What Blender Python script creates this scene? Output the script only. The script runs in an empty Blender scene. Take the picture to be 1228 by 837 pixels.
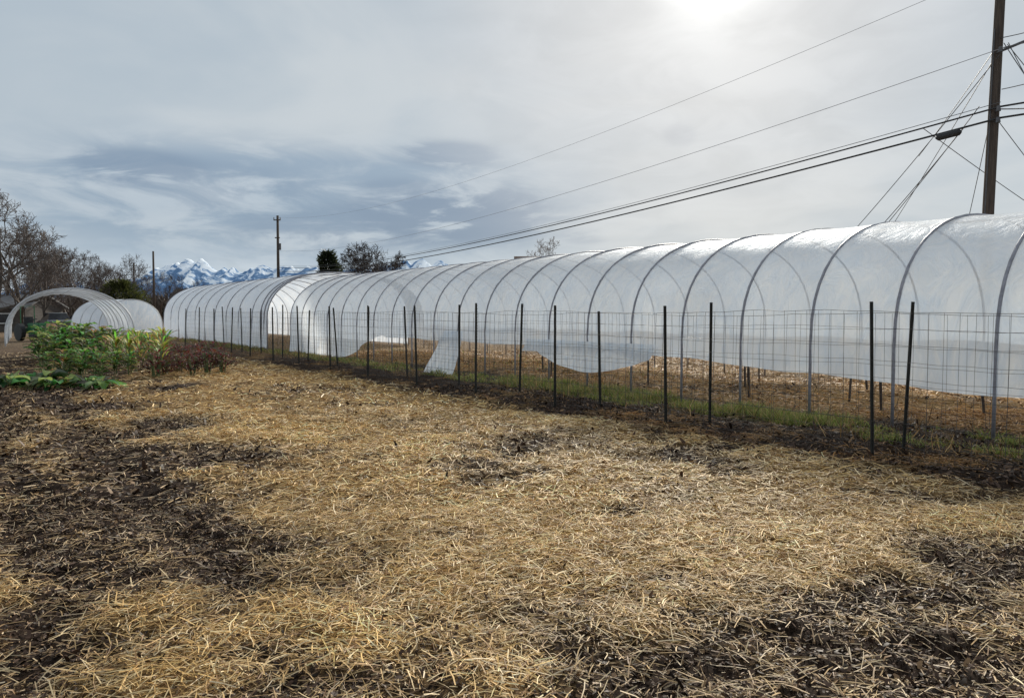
import bpy, math, random
import numpy as np
from mathutils import Vector
random.seed(7); np.random.seed(7)
R=random.Random(11); NR=np.random.RandomState(5)
scene=bpy.context.scene
scene.view_settings.view_transform='Standard'
scene.view_settings.look='None'; scene.view_settings.exposure=0
F=890.0; HZ=374.0; CX=614.0; CH=1.6
UX,UY=-.5886,.8084; NX,NY=.8084,.5886     # tunnel axis and its normal on the ground
def W(s,d,h=0.0): return Vector((d*NX+s*UX, d*NY+s*UY, h))
def P(px,py,z):   return Vector(((px-CX)/F*z, z, CH-(py-HZ)/F*z))
def G(px,py):
    z=F*CH/(py-HZ); return Vector(((px-CX)/F*z, z, 0))
# ---------------------------------------------------------------- noise
TAB=np.random.RandomState(3).rand(256,256)
def vn(x,y,o=0):
    x=np.asarray(x,float)+o*17.3+900; y=np.asarray(y,float)+o*9.7+900
    xi=np.floor(x).astype(int); yi=np.floor(y).astype(int); fx=x-xi; fy=y-yi
    fx=fx*fx*(3-2*fx); fy=fy*fy*(3-2*fy)
    a=TAB[xi%256,yi%256]; b=TAB[(xi+1)%256,yi%256]; c=TAB[xi%256,(yi+1)%256]; d=TAB[(xi+1)%256,(yi+1)%256]
    return (a*(1-fx)+b*fx)*(1-fy)+(c*(1-fx)+d*fx)*fy
def fbm(x,y,o=0,n=4):
    t=0;a=.5;s=0
    for i in range(n):
        t=t+a*vn(x*2**i,y*2**i,o+i); s+=a; a*=.5
    return t/s
def ss(a,b,x):
    t=np.clip((x-a)/(b-a),0,1); return t*t*(3-2*t)
def furrow(X,Y):
    X=np.asarray(X,float);Y=np.asarray(Y,float)
    d=X*NX+Y*NY; s=X*UX+Y*UY; wv=.25*(vn(s*.6,0,33)-.5)
    f=np.exp(-((d-1.15+wv)/.22)**2)+.8*np.exp(-((d-.25+wv)/.2)**2)+.6*np.exp(-((d+.7+wv)/.2)**2)
    return f*ss(2.5,4.5,s)*ss(24,16,s)
def cover(X,Y):
    """straw coverage on the ground 0..1"""
    X=np.asarray(X,float);Y=np.asarray(Y,float)
    d=X*NX+Y*NY
    n=fbm(X*.9,Y*.9,1,4); n2=fbm(X*3.2,Y*3.2,7,3)
    c=np.full(X.shape,1.0)
    bl=-1.0-.50*(Y-3.1)
    c=c-.62*ss(1.0,-.9,X-bl+1.5*(n-.5))
    br=3.9+.42*X
    c=c-.66*ss(.6,-.7,Y-br+1.7*(n-.5))*ss(-.6,.6,X)
    for bx,by,r,k in [(-2.5,5.7,.85,.6),(-1.9,5.0,.55,.55),(-.1,8.5,.9,.5),(3.2,6.3,.7,.6),(-.45,5.3,.35,.45),(-5.,9.,1.6,.4),(-3.6,7.,.9,.45),(2.2,8.3,.8,.35),(.9,3.5,.6,.35),(2.6,4.2,.8,.25),(-1.0,4.3,.5,.35),(4.3,7.4,.7,.45),(1.2,6.3,.5,.4),(.5,10.3,.7,.3)]:
        c=c-k*np.exp(-((X-bx)**2+((Y-by)*.8)**2)/r**2)
    c=c+.3*np.exp(-((X-3.6)**2+(Y-5.6)**2)/.7)+.35*np.exp(-((X+1.6)**2+(Y-3.9)**2)/.5)
    c=c-.55*furrow(X,Y)
    c=c*(1-.80*ss(6.8,7.7,d+.9*(n-.5)))
    c=c+.75*ss(10.4,11.2,d)*(d<20)
    c=c+(n-.5)*1.6+(n2-.5)*1.2
    c=c*(1-.75*ss(19,26,Y)*(d<7))
    return np.clip(c,0,1)
def gh(X,Y):
    X=np.asarray(X,float);Y=np.asarray(Y,float)
    near=ss(60,20,Y)
    c=cover(X,Y)
    h=(fbm(X*.5,Y*.5,20,3)-.5)*.10
    h=h+(fbm(X*5,Y*5,30,4)-.5)*.085*(1.15-.6*c)
    h=h+(vn(X*19,Y*19,50)-.5)*.026*(1.1-c)
    h=h+.035*c*fbm(X*2.5,Y*2.5,41,2)-.06*furrow(X,Y)
    return h*near-.01
# ---------------------------------------------------------------- materials
def new_mat(name):
    m=bpy.data.materials.new(name); m.use_nodes=True
    nt=m.node_tree; b=nt.nodes['Principled BSDF']; return m,nt,b
def mat_simple(name,c1,c2=None,rough=.7,scale=8,metal=0,bump=0,spec=.5,stretch=None):
    m,nt,b=new_mat(name); c2=c2 or [x*.6 for x in c1]
    tc=nt.nodes.new('ShaderNodeTexCoord'); mp=nt.nodes.new('ShaderNodeMapping')
    nz=nt.nodes.new('ShaderNodeTexNoise'); nz.inputs['Scale'].default_value=scale; nz.inputs['Detail'].default_value=4
    if stretch: mp.inputs['Scale'].default_value=stretch
    nt.links.new(tc.outputs['Object'],mp.inputs['Vector']); nt.links.new(mp.outputs[0],nz.inputs['Vector'])
    r=nt.nodes.new('ShaderNodeValToRGB'); r.color_ramp.elements[0].position=.35; r.color_ramp.elements[1].position=.65
    r.color_ramp.elements[0].color=(*c2,1); r.color_ramp.elements[1].color=(*c1,1)
    nt.links.new(nz.outputs['Fac'],r.inputs[0]); nt.links.new(r.outputs[0],b.inputs['Base Color'])
    b.inputs['Roughness'].default_value=rough; b.inputs['Metallic'].default_value=metal
    b.inputs['Specular IOR Level'].default_value=spec
    if bump:
        bp=nt.nodes.new('ShaderNodeBump'); bp.inputs['Strength'].default_value=bump; bp.inputs['Distance'].default_value=.02
        nt.links.new(nz.outputs['Fac'],bp.inputs['Height']); nt.links.new(bp.outputs[0],b.inputs['Normal'])
    return m
def mat_attr(name,rough=.7,spec=.3,transl=0.0):
    m,nt,b=new_mat(name); a=nt.nodes.new('ShaderNodeAttribute'); a.attribute_name='col'
    nt.links.new(a.outputs['Color'],b.inputs['Base Color']); b.inputs['Roughness'].default_value=rough
    b.inputs['Specular IOR Level'].default_value=spec
    if transl:
        t=nt.nodes.new('ShaderNodeBsdfTranslucent'); nt.links.new(a.outputs['Color'],t.inputs['Color'])
        mx=nt.nodes.new('ShaderNodeMixShader'); mx.inputs[0].default_value=transl
        nt.links.new(b.outputs[0],mx.inputs[1]); nt.links.new(t.outputs[0],mx.inputs[2])
        nt.links.new(mx.outputs[0],nt.nodes['Material Output'].inputs['Surface'])
    return m
def mat_film(name,transp=.3,col=(.86,.9,.96),gl=.1,wr=3.0,white=.5,bump=.35,grough=.38,gmul=.45):
    m=bpy.data.materials.new(name); m.use_nodes=True; nt=m.node_tree; N=nt.nodes; L=nt.links; N.clear()
    out=N.new('ShaderNodeOutputMaterial')
    tc=N.new('ShaderNodeTexCoord'); mp=N.new('ShaderNodeMapping')
    mp.inputs['Rotation'].default_value=(0,0,math.radians(-36)); L.new(tc.outputs['Object'],mp.inputs['Vector'])
    mp2=N.new('ShaderNodeMapping'); mp2.inputs['Scale'].default_value=(1,1,.35); L.new(mp.outputs[0],mp2.inputs['Vector'])
    nz=N.new('ShaderNodeTexNoise'); nz.inputs['Scale'].default_value=wr; nz.inputs['Detail'].default_value=6; nz.inputs['Distortion'].default_value=1.8; nz.inputs['Roughness'].default_value=.65
    L.new(mp2.outputs[0],nz.inputs['Vector'])
    nb=N.new('ShaderNodeTexNoise'); nb.inputs['Scale'].default_value=.5; nb.inputs['Detail'].default_value=2; L.new(mp.outputs[0],nb.inputs['Vector'])
    bp=N.new('ShaderNodeBump'); bp.inputs['Strength'].default_value=bump; bp.inputs['Distance'].default_value=.05; L.new(nz.outputs['Fac'],bp.inputs['Height'])
    df=N.new('ShaderNodeBsdfDiffuse'); tl=N.new('ShaderNodeBsdfTranslucent'); tr=N.new('ShaderNodeBsdfTransparent'); gs=N.new('ShaderNodeBsdfGlossy')
    gs.inputs['Roughness'].default_value=grough; gs.inputs['Color'].default_value=(.9,.94,1,1)
    rp=N.new('ShaderNodeValToRGB'); rp.color_ramp.elements[0].position=.32; rp.color_ramp.elements[1].position=.64
    rp.color_ramp.elements[0].color=(col[0]*.76,col[1]*.84,col[2]*.94,1); rp.color_ramp.elements[1].color=(*col,1)
    L.new(nz.outputs['Fac'],rp.inputs[0]); L.new(rp.outputs[0],df.inputs['Color']); L.new(rp.outputs[0],tl.inputs['Color'])
    tr.inputs['Color'].default_value=(.92,.96,1,1)
    for n in (df,tl,gs): L.new(bp.outputs[0],n.inputs['Normal'])
    m1=N.new('ShaderNodeMixShader'); m1.inputs[0].default_value=white; L.new(tl.outputs[0],m1.inputs[1]); L.new(df.outputs[0],m1.inputs[2])
    m2=N.new('ShaderNodeMixShader'); mr=N.new('ShaderNodeMapRange'); mr.inputs['From Min'].default_value=.3; mr.inputs['From Max'].default_value=.7
    mr.inputs['To Min'].default_value=transp*.65; mr.inputs['To Max'].default_value=min(1,transp*1.35); L.new(nb.outputs['Fac'],mr.inputs['Value'])
    L.new(mr.outputs[0],m2.inputs[0]); L.new(m1.outputs[0],m2.inputs[1]); L.new(tr.outputs[0],m2.inputs[2])
    m3=N.new('ShaderNodeMixShader'); fr=N.new('ShaderNodeFresnel'); fr.inputs['IOR'].default_value=1.35; L.new(bp.outputs[0],fr.inputs['Normal'])
    ad=N.new('ShaderNodeMath'); ad.operation='ADD'; ad.inputs[1].default_value=gl*.4; ad.use_clamp=True; L.new(fr.outputs[0],ad.inputs[0])
    ml=N.new('ShaderNodeMath'); ml.operation='MULTIPLY'; ml.inputs[1].default_value=gmul; L.new(ad.outputs[0],ml.inputs[0])
    L.new(ml.outputs[0],m3.inputs[0]); L.new(m2.outputs[0],m3.inputs[1]); L.new(gs.outputs[0],m3.inputs[2])
    L.new(m3.outputs[0],out.inputs['Surface'])
    return m
M_straw=mat_attr('straw',.6,.14)
M_leaf=mat_attr('leaf',.5,.35,.4)
M_bark=mat_simple('bark',(.11,.09,.075),(.055,.043,.036),.9,6)
M_twig=mat_simple('twig',(.13,.10,.085),(.075,.058,.05),.9,2)
M_ptwig=mat_simple('pale_twig',(.26,.20,.17),(.17,.13,.11),.9,2)
M_dtwig=mat_simple('dark_twig',(.06,.045,.04),(.035,.026,.024),.9,2)
M_steel=mat_simple('galvanised_steel',(.33,.33,.37),(.23,.23,.26),.5,14,.4)
M_wire=mat_simple('fence_wire',(.12,.12,.125),(.07,.06,.055),.5,20,.5)
M_post=mat_simple('painted_post',(.035,.034,.028),(.016,.017,.015),.6,9)
M_wood=mat_simple('pole_wood',(.10,.075,.058),(.045,.034,.028),.9,5,bump=.6,stretch=(6,6,.35))
M_cable=mat_simple('cable_black',(.02,.02,.022),(.012,.012,.012),.6,10)
M_cgrey=mat_simple('cable_grey',(.10,.10,.11),(.07,.07,.07),.5,10)
M_clite=mat_simple('aluminium_line',(.30,.30,.32),(.22,.22,.24),.5,10)
M_film=mat_film('greenhouse_film',.20,(.955,.98,1.0),.05,2.2,.30,.75,.6,.26)
M_filmB=mat_film('far_greenhouse_film',.13,(.95,.97,1.0),.1,2.4,.4,.6,.55,.3)
M_film2=mat_film('thin_film',.72,(.93,.96,.99),.15,2.5,.35,.4,.3)
M_flap=mat_film('folded_film',.05,(.96,.975,.99),.1,5,.42,.9)
# ---------------------------------------------------------------- mesh builder
class MB:
    def __init__(s): s.v=[]; s.f=[]
    def tube(s,pts,rad,n=6,cap=True):
        pts=[Vector(p) for p in pts]
        if not hasattr(rad,'__len__'): rad=[rad]*len(pts)
        b0=len(s.v); ref=None
        for i,p in enumerate(pts):
            t=(pts[min(i+1,len(pts)-1)]-pts[max(i-1,0)])
            if t.length<1e-9: t=Vector((0,0,1))
            t.normalize()
            if ref is None: ref=Vector((1,0,0)) if abs(t.x)<.9 else Vector((0,1,0))
            a=t.cross(ref); a.normalize(); b=t.cross(a)
            for k in range(n):
                an=2*math.pi*k/n; s.v.append(p+(a*math.cos(an)+b*math.sin(an))*rad[i])
        for i in range(len(pts)-1):
            for k in range(n):
                k2=(k+1)%n; o=b0+i*n
                s.f.append((o+k,o+k2,o+n+k2,o+n+k))
        if cap and n>2:
            s.f.append(tuple(b0+k for k in range(n))[::-1]); o=b0+(len(pts)-1)*n; s.f.append(tuple(o+k for k in range(n)))
    def box(s,c,sx,sy,sz,ax=None):
        c=Vector(c); ax=ax or (Vector((1,0,0)),Vector((0,1,0)),Vector((0,0,1)))
        b=len(s.v)
        for i in (-1,1):
            for j in (-1,1):
                for k in (-1,1): s.v.append(c+ax[0]*(i*sx/2)+ax[1]*(j*sy/2)+ax[2]*(k*sz/2))
        for f in [(0,1,3,2),(4,6,7,5),(0,4,5,1),(2,3,7,6),(0,2,6,4),(1,5,7,3)]: s.f.append(tuple(b+i for i in f))
    def poly(s,pts):
        b=len(s.v); s.v+= [Vector(p) for p in pts]; s.f.append(tuple(range(b,b+len(pts))))
    def mesh(s,name,mat,off=Vector((0,0,0)),smooth=False):
        me=bpy.data.meshes.new(name); me.from_pydata([tuple(v-off) for v in s.v],[],s.f); me.update()
        if mat: me.materials.append(mat)
        if smooth: me.polygons.foreach_set('use_smooth',[True]*len(me.polygons))
        return me
def link(o): scene.collection.objects.link(o); return o
def part(name,mb,mat,parent=None,smooth=False):
    off=Vector(parent.location) if parent else Vector((0,0,0))
    o=link(bpy.data.objects.new(name,mb.mesh(name,mat,off,smooth)))
    if parent: o.parent=parent
    return o
def empty(name,loc):
    o=link(bpy.data.objects.new(name,None)); o.location=loc; o.empty_display_size=.2; return o
def tag(o,label,cat,group=None):
    o['label']=label; o['category']=cat
    if group: o['group']=group
    return o
def np_mesh(name,V,Fq,mat,col=None,smooth=False):
    me=bpy.data.meshes.new(name); n=len(V); m=len(Fq); k=Fq.shape[1]
    me.vertices.add(n); me.vertices.foreach_set('co',V.astype(np.float32).ravel())
    me.loops.add(m*k); me.loops.foreach_set('vertex_index',Fq.astype(np.int32).ravel())
    me.polygons.add(m); me.polygons.foreach_set('loop_start',np.arange(0,m*k,k,dtype=np.int32)); me.polygons.foreach_set('loop_total',np.full(m,k,dtype=np.int32))
    if smooth: me.polygons.foreach_set('use_smooth',np.ones(m,dtype=bool))
    me.update(calc_edges=True)
    if col is not None:
        a=me.attributes.new('col','FLOAT_COLOR','POINT'); c4=np.ones((n,4),np.float32); c4[:,:3]=col; a.data.foreach_set('color',c4.ravel())
    me.materials.append(mat); return me
def strands(name,P0,D,bend,w,col,mat,taper=1.0):
    n=len(P0); a=P0; b=P0+.5*D+bend; c=P0+D
    rnd=NR.normal(size=(n,3)); rnd[:,2]+=1.5*np.sign(rnd[:,2])
    sd=np.cross(D,rnd); sd/= (np.linalg.norm(sd,axis=1,keepdims=True)+1e-9); sd*=(w/2)[:,None]
    V=np.stack([a-sd,a+sd,b-sd,b+sd,c-sd*taper,c+sd*taper],1).reshape(-1,3)
    base=(np.arange(n)*6)[:,None]
    Fq=np.concatenate([base+np.array([[0,1,3,2]]),base+np.array([[2,3,5,4]])],0)
    me=np_mesh(name,V,Fq,mat,np.repeat(col,6,0)); o=link(bpy.data.objects.new(name,me)); o['kind']='stuff'; return o
# ---------------------------------------------------------------- ground
def axis(lo,hi,segs,far):
    a=lo; pts=[]
    for (x1,st) in segs:
        n=max(1,int(round((x1-a)/st))); pts+= list(np.linspace(a,x1,n+1)[1:]); a=x1
    pts=[lo]+pts
    st=pts[-1]-pts[-2]; x=pts[-1]
    while x<far: st*=1.25; x+=st; pts.append(x)
    st=pts[1]-pts[0]; x=pts[0]; pre=[]
    while x>-far: st*=1.25; x-=st; pre.append(x)
    return np.array(pre[::-1]+pts)
gx=axis(-16,16,[(-6,.08),(6,.035),(16,.08)],9000)
gy=axis(1.5,40,[(8.5,.032),(26,.075),(50,.3)],9000)
XX,YY=np.meshgrid(gx,gy,indexing='ij'); ZZ=gh(XX,YY)
V=np.stack([XX,YY,ZZ],-1).reshape(-1,3); nx,ny=len(gx),len(gy)
ii=(np.arange(nx-1)[:,None]*ny+np.arange(ny-1)[None,:]).ravel()
Fq=np.stack([ii,ii+ny,ii+ny+1,ii+1],1)
dd=XX*NX+YY*NY; cv=cover(XX,YY)
gr=.65*ss(9.1,9.5,dd)*ss(10.7,10.2,dd)*ss(.44,.62,fbm(XX*1.1,YY*1.1,60,3)+.05)
gc=np.stack([cv,gr,ss(22,40,YY)],-1).reshape(-1,3)
mg,nt,b=new_mat('ground_soil'); N=nt.nodes; L=nt.links
at=N.new('ShaderNodeAttribute'); at.attribute_name='col'; sp=N.new('ShaderNodeSeparateColor'); L.new(at.outputs['Color'],sp.inputs[0])
tc=N.new('ShaderNodeTexCoord')
def noise(scale,det=6,ro=.6):
    n=N.new('ShaderNodeTexNoise'); n.inputs['Scale'].default_value=scale; n.inputs['Detail'].default_value=det; n.inputs['Roughness'].default_value=ro; L.new(tc.outputs['Object'],n.inputs['Vector']); return n
def ramp(src,p0,c0,p1,c1):
    r=N.new('ShaderNodeValToRGB'); r.color_ramp.elements[0].position=p0; r.color_ramp.elements[1].position=p1
    r.color_ramp.elements[0].color=(*c0,1); r.color_ramp.elements[1].color=(*c1,1); L.new(src,r.inputs[0]); return r
def mix(f,a,c):
    m=N.new('ShaderNodeMix'); m.data_type='RGBA'; L.new(f,m.inputs[0]); L.new(a,m.inputs[6]); L.new(c,m.inputs[7]); return m.outputs[2]
nf=noise(38,6,.75); nm=noise(6,5,.65)
soil=ramp(nf.outputs['Fac'],.36,(.011,.007,.005),.72,(.068,.041,.027))
strw=ramp(nf.outputs['Fac'],.3,(.14,.078,.028),.7,(.46,.29,.115))
grs=ramp(nf.outputs['Fac'],.3,(.05,.05,.018),.7,(.14,.14,.045))
dry=ramp(nm.outputs['Fac'],.3,(.09,.06,.04),.7,(.26,.18,.11))
cf=N.new('ShaderNodeMath'); cf.operation='MULTIPLY_ADD'; cf.inputs[1].default_value=1.6; cf.inputs[2].default_value=-1.05
L.new(nf.outputs['Fac'],cf.inputs[0])
ca=N.new('ShaderNodeMath'); ca.operation='ADD'; ca.use_clamp=True; L.new(cf.outputs[0],ca.inputs[0]); L.new(sp.outputs[0],ca.inputs[1])
c=mix(ca.outputs[0],soil.outputs[0],strw.outputs[0]); c=mix(sp.outputs[1],c,grs.outputs[0]); c=mix(sp.outputs[2],c,dry.outputs[0])
L.new(c,b.inputs['Base Color']); b.inputs['Roughness'].default_value=.95; b.inputs['Specular IOR Level'].default_value=.1
bp=N.new('ShaderNodeBump'); bp.inputs['Strength'].default_value=.9; bp.inputs['Distance'].default_value=.03; L.new(nf.outputs['Fac'],bp.inputs['Height']); L.new(bp.outputs[0],b.inputs['Normal'])
go=link(bpy.data.objects.new('ground',np_mesh('ground',V,Fq,mg,gc,True))); go['kind']='structure'
# ---------------------------------------------------------------- straw
def scatter(n,y0,y1,margin=.6):
    Y=np.sqrt(NR.rand(n)*(y1*y1-y0*y0)+y0*y0); X=(NR.rand(n)*2-1)*(.74*Y+margin)
    return X,Y
PAL=np.array([(.86,.56,.21),(.95,.73,.38),(.68,.41,.15),(.36,.20,.09),(.92,.73,.46),(.76,.48,.17)])
def straw_batch(n,y0,y1,lmin,lmax,w,lift):
    X,Y=scatter(n,y0,y1); c=cover(X,Y); d=X*NX+Y*NY
    keep=NR.rand(n)<np.clip(c**1.3*1.05+.16*(d<7.2)+.05,0,1)
    keep&=~((d>8.9)&(d<10.5)&(NR.rand(n)<.6))
    X,Y,c,d=X[keep],Y[keep],c[keep],d[keep]; m=len(X)
    th=NR.rand(m)*2*np.pi; ln=lmin+(lmax-lmin)*NR.rand(m)**2.0; tilt=NR.normal(size=m)*.16
    D=np.stack([np.cos(th)*np.cos(tilt),np.sin(th)*np.cos(tilt),np.sin(tilt)],1)*ln[:,None]
    Z=np.maximum(gh(X,Y),gh(X+D[:,0]*.5,Y+D[:,1]*.5))+.003+lift*NR.rand(m)**1.5*c-np.minimum(D[:,2],0)*.6
    bend=NR.normal(size=(m,3))*(ln*.03)[:,None]; bend[:,2]=np.abs(bend[:,2])
    pi=NR.choice(len(PAL),m,p=[.26,.2,.17,.15,.09,.13]); col=PAL[pi]*(.5+.6*NR.rand(m))[:,None]
    big=fbm(X*1.1,Y*1.1,80,3)[:,None]; col=col*(.6+.85*big)
    dull=(1-c)[:,None]*.6; g=col.mean(1,keepdims=True)*np.array([[1.0,.78,.62]]); col=col*(1-dull)+g*dull*.72
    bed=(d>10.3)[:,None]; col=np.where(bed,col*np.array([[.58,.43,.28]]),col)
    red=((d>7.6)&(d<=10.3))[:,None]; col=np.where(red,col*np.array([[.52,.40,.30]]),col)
    return np.stack([X,Y,Z],1),D,bend,w*(.45+.9*NR.rand(m)),np.clip(col,0,.9)
bs=[straw_batch(112000,2.3,6.2,.015,.165,.0050,.035),straw_batch(130000,6.2,12,.03,.19,.0075,.04),straw_batch(98000,12,30,.05,.22,.014,.05)]
strands('straw_mulch',*[np.concatenate([q[i] for q in bs]) for i in range(5)],M_straw,.8)
def chips(n,y0,y1,sz):
    X,Y=scatter(n,y0,y1); c=cover(X,Y); k=NR.rand(n)<(1.05-c); X,Y=X[k],Y[k]; m=len(X)
    th=NR.rand(m)*6.283; ln=sz*(.4+1.2*NR.rand(m)); D=np.stack([np.cos(th),np.sin(th),NR.normal(size=m)*.5],1)*ln[:,None]
    Z=gh(X,Y)+.002+.012*NR.rand(m)
    col=np.array([[.062,.037,.025]])*(.2+1.6*NR.rand(m))[:,None]; lt=NR.rand(m)<.10; col[lt]=np.array([.26,.16,.085])
    return np.stack([X,Y,Z],1),D,NR.normal(size=(m,3))*.004,ln*(.25+.5*NR.rand(m)),col
bs=[chips(75000,2.3,6.5,.022),chips(60000,6.5,16,.04)]
strands('soil_crumbs',*[np.concatenate([q[i] for q in bs]) for i in range(5)],M_straw,.5)
def grass(n,s0,s1,d0,d1,h,w,thr):
    s=s0+(s1-s0)*NR.rand(n); d=d0+(d1-d0)*NR.rand(n); X=d*NX+s*UX; Y=d*NY+s*UY
    f=.6*fbm(X*1.1,Y*1.1,60,3)+.4*fbm(X*4,Y*4,66,2); k=(f+.16*(NR.rand(n)-.5)>thr)&(np.abs((d-(d0+d1)/2)/((d1-d0)/2))<.3+1.0*vn(s*1.3,d,90)); X,Y,s,f=X[k],Y[k],s[k],f[k]; m=len(X)
    D=np.stack([NR.normal(size=m)*.6,NR.normal(size=m)*.6,np.ones(m)],1)*(h*(.3+1.0*NR.rand(m))*(.5+5*np.clip(f-thr,0,.25)))[:,None]
    b_=NR.normal(size=(m,3))*.01
    base=np.array([(.22,.27,.06),(.31,.34,.10),(.16,.19,.05),(.46,.34,.15)])[NR.choice(4,m,p=[.3,.27,.15,.28])]*(.6+.6*NR.rand(m))[:,None]
    return np.stack([X,Y,gh(X,Y)-.005],1),D,b_,w*(.6+.8*NR.rand(m)),base
bs=[grass(46000,1.5,14,9.15,10.6,.095,.009,.45),grass(24000,14,45,9.15,10.5,.10,.018,.47),grass(4000,12,40,11,16,.1,.02,.58)]
q=[grass(2500,20,40,2,6,.06,.02,.55)]; bs+=q
strands('grass_strip',*[np.concatenate([q[i] for q in bs]) for i in range(5)],M_leaf,.25)
n=14000; s=1+45*NR.rand(n); d=8.9+10.5*NR.rand(n)**1.4; X=d*NX+s*UX; Y=d*NY+s*UY; k=fbm(X*.8,Y*.8,95,3)>.45; X,Y=X[k],Y[k]; m=len(X)
D=np.stack([NR.normal(size=m)*.5,NR.normal(size=m)*.5,np.ones(m)],1)*(.06+.28*NR.rand(m)**2)[:,None]
col=np.array([(.34,.2,.08),(.42,.27,.12),(.14,.09,.05)])[NR.randint(0,3,m)]*(.6+.8*NR.rand(m))[:,None]
strands('dead_weeds',np.stack([X,Y,gh(X,Y)],1),D,NR.normal(size=(m,3))*.03,.005+.007*NR.rand(m),col,M_straw,.4)
# ---------------------------------------------------------------- fences
def t_post(mb,h):
    mb.box((0,0,h/2-.25),.040,.006,h+.5); mb.box((0,.020,h/2-.25),.006,.034,h+.5)
    z=.1
    while z<h-.03: mb.box((0,-.008,z),.014,.012,.018); z+=.055
pm=MB(); t_post(pm,1.75); post_me=pm.mesh('fence_post',M_post)
def fence(dist,ss_,s0,s1,label,htop,vsp,hs,seed):
    rr=random.Random(seed); e=empty('wire_fence',W(ss_[0],dist,0)); tag(e,label,'fence','parallel wire fences beside the greenhouse')
    ang=math.atan2(UY,UX)
    for s in ss_:
        o=link(bpy.data.objects.new('fence_post',post_me)); o.location=W(s,dist,0)-e.location
        o.rotation_euler=(rr.gauss(0,.02)+.01,rr.gauss(.012,.025),ang+rr.gauss(0,.15)); o.scale=(.95,.95,1+rr.gauss(.0,.025)); o.parent=e
    mb=MB(); off=-.035
    def wob(s,h): return .018*math.sin(s*1.3+h*2+seed)+.012*math.sin(s*3.1+seed*2)
    for h in hs:
        pts=[]; s=s0
        while s<=s1: pts.append(W(s,dist+off+wob(s,h),h+.018*math.sin(s*1.28+seed)*(h/1.5)+.006*rr.gauss(0,1))); s+=.3
        mb.tube(pts,.0024 if h<hs[-1]-.01 else .0032,3,False)
    s=s0
    while s<s1:
        mb.tube([W(s,dist+off+wob(s,h),h+.018*math.sin(s*1.28+seed)*(h/1.5)) for h in (hs[0]-.0,hs[len(hs)//2],hs[-1])],.0021,3,False); s+=vsp
    part('wire_mesh',mb,M_wire,e)
fs=[4.26,7.29,9.81,12.27,14.69,17.24,19.66,22.1,24.5,27,29.4,31.9,34.4,37]
fence(8.06,fs,-3,37,'dark steel post and wire mesh fence on bare soil',1.6,.152,[.05,.15,.27,.4,.55,.7,.88,1.06,1.24,1.42,1.6],1)
f2=[1.9,4.26,7.07,9.43,11.76,14.02,16.45,18.7,20.8,23.2,25.6,28,30.4,33]
fence(8.76,f2,-3,33,'second wire mesh fence on dark posts by grass strip',1.5,.2,[.08,.3,.52,.74,.96,1.18,1.38,1.56],2)
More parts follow.
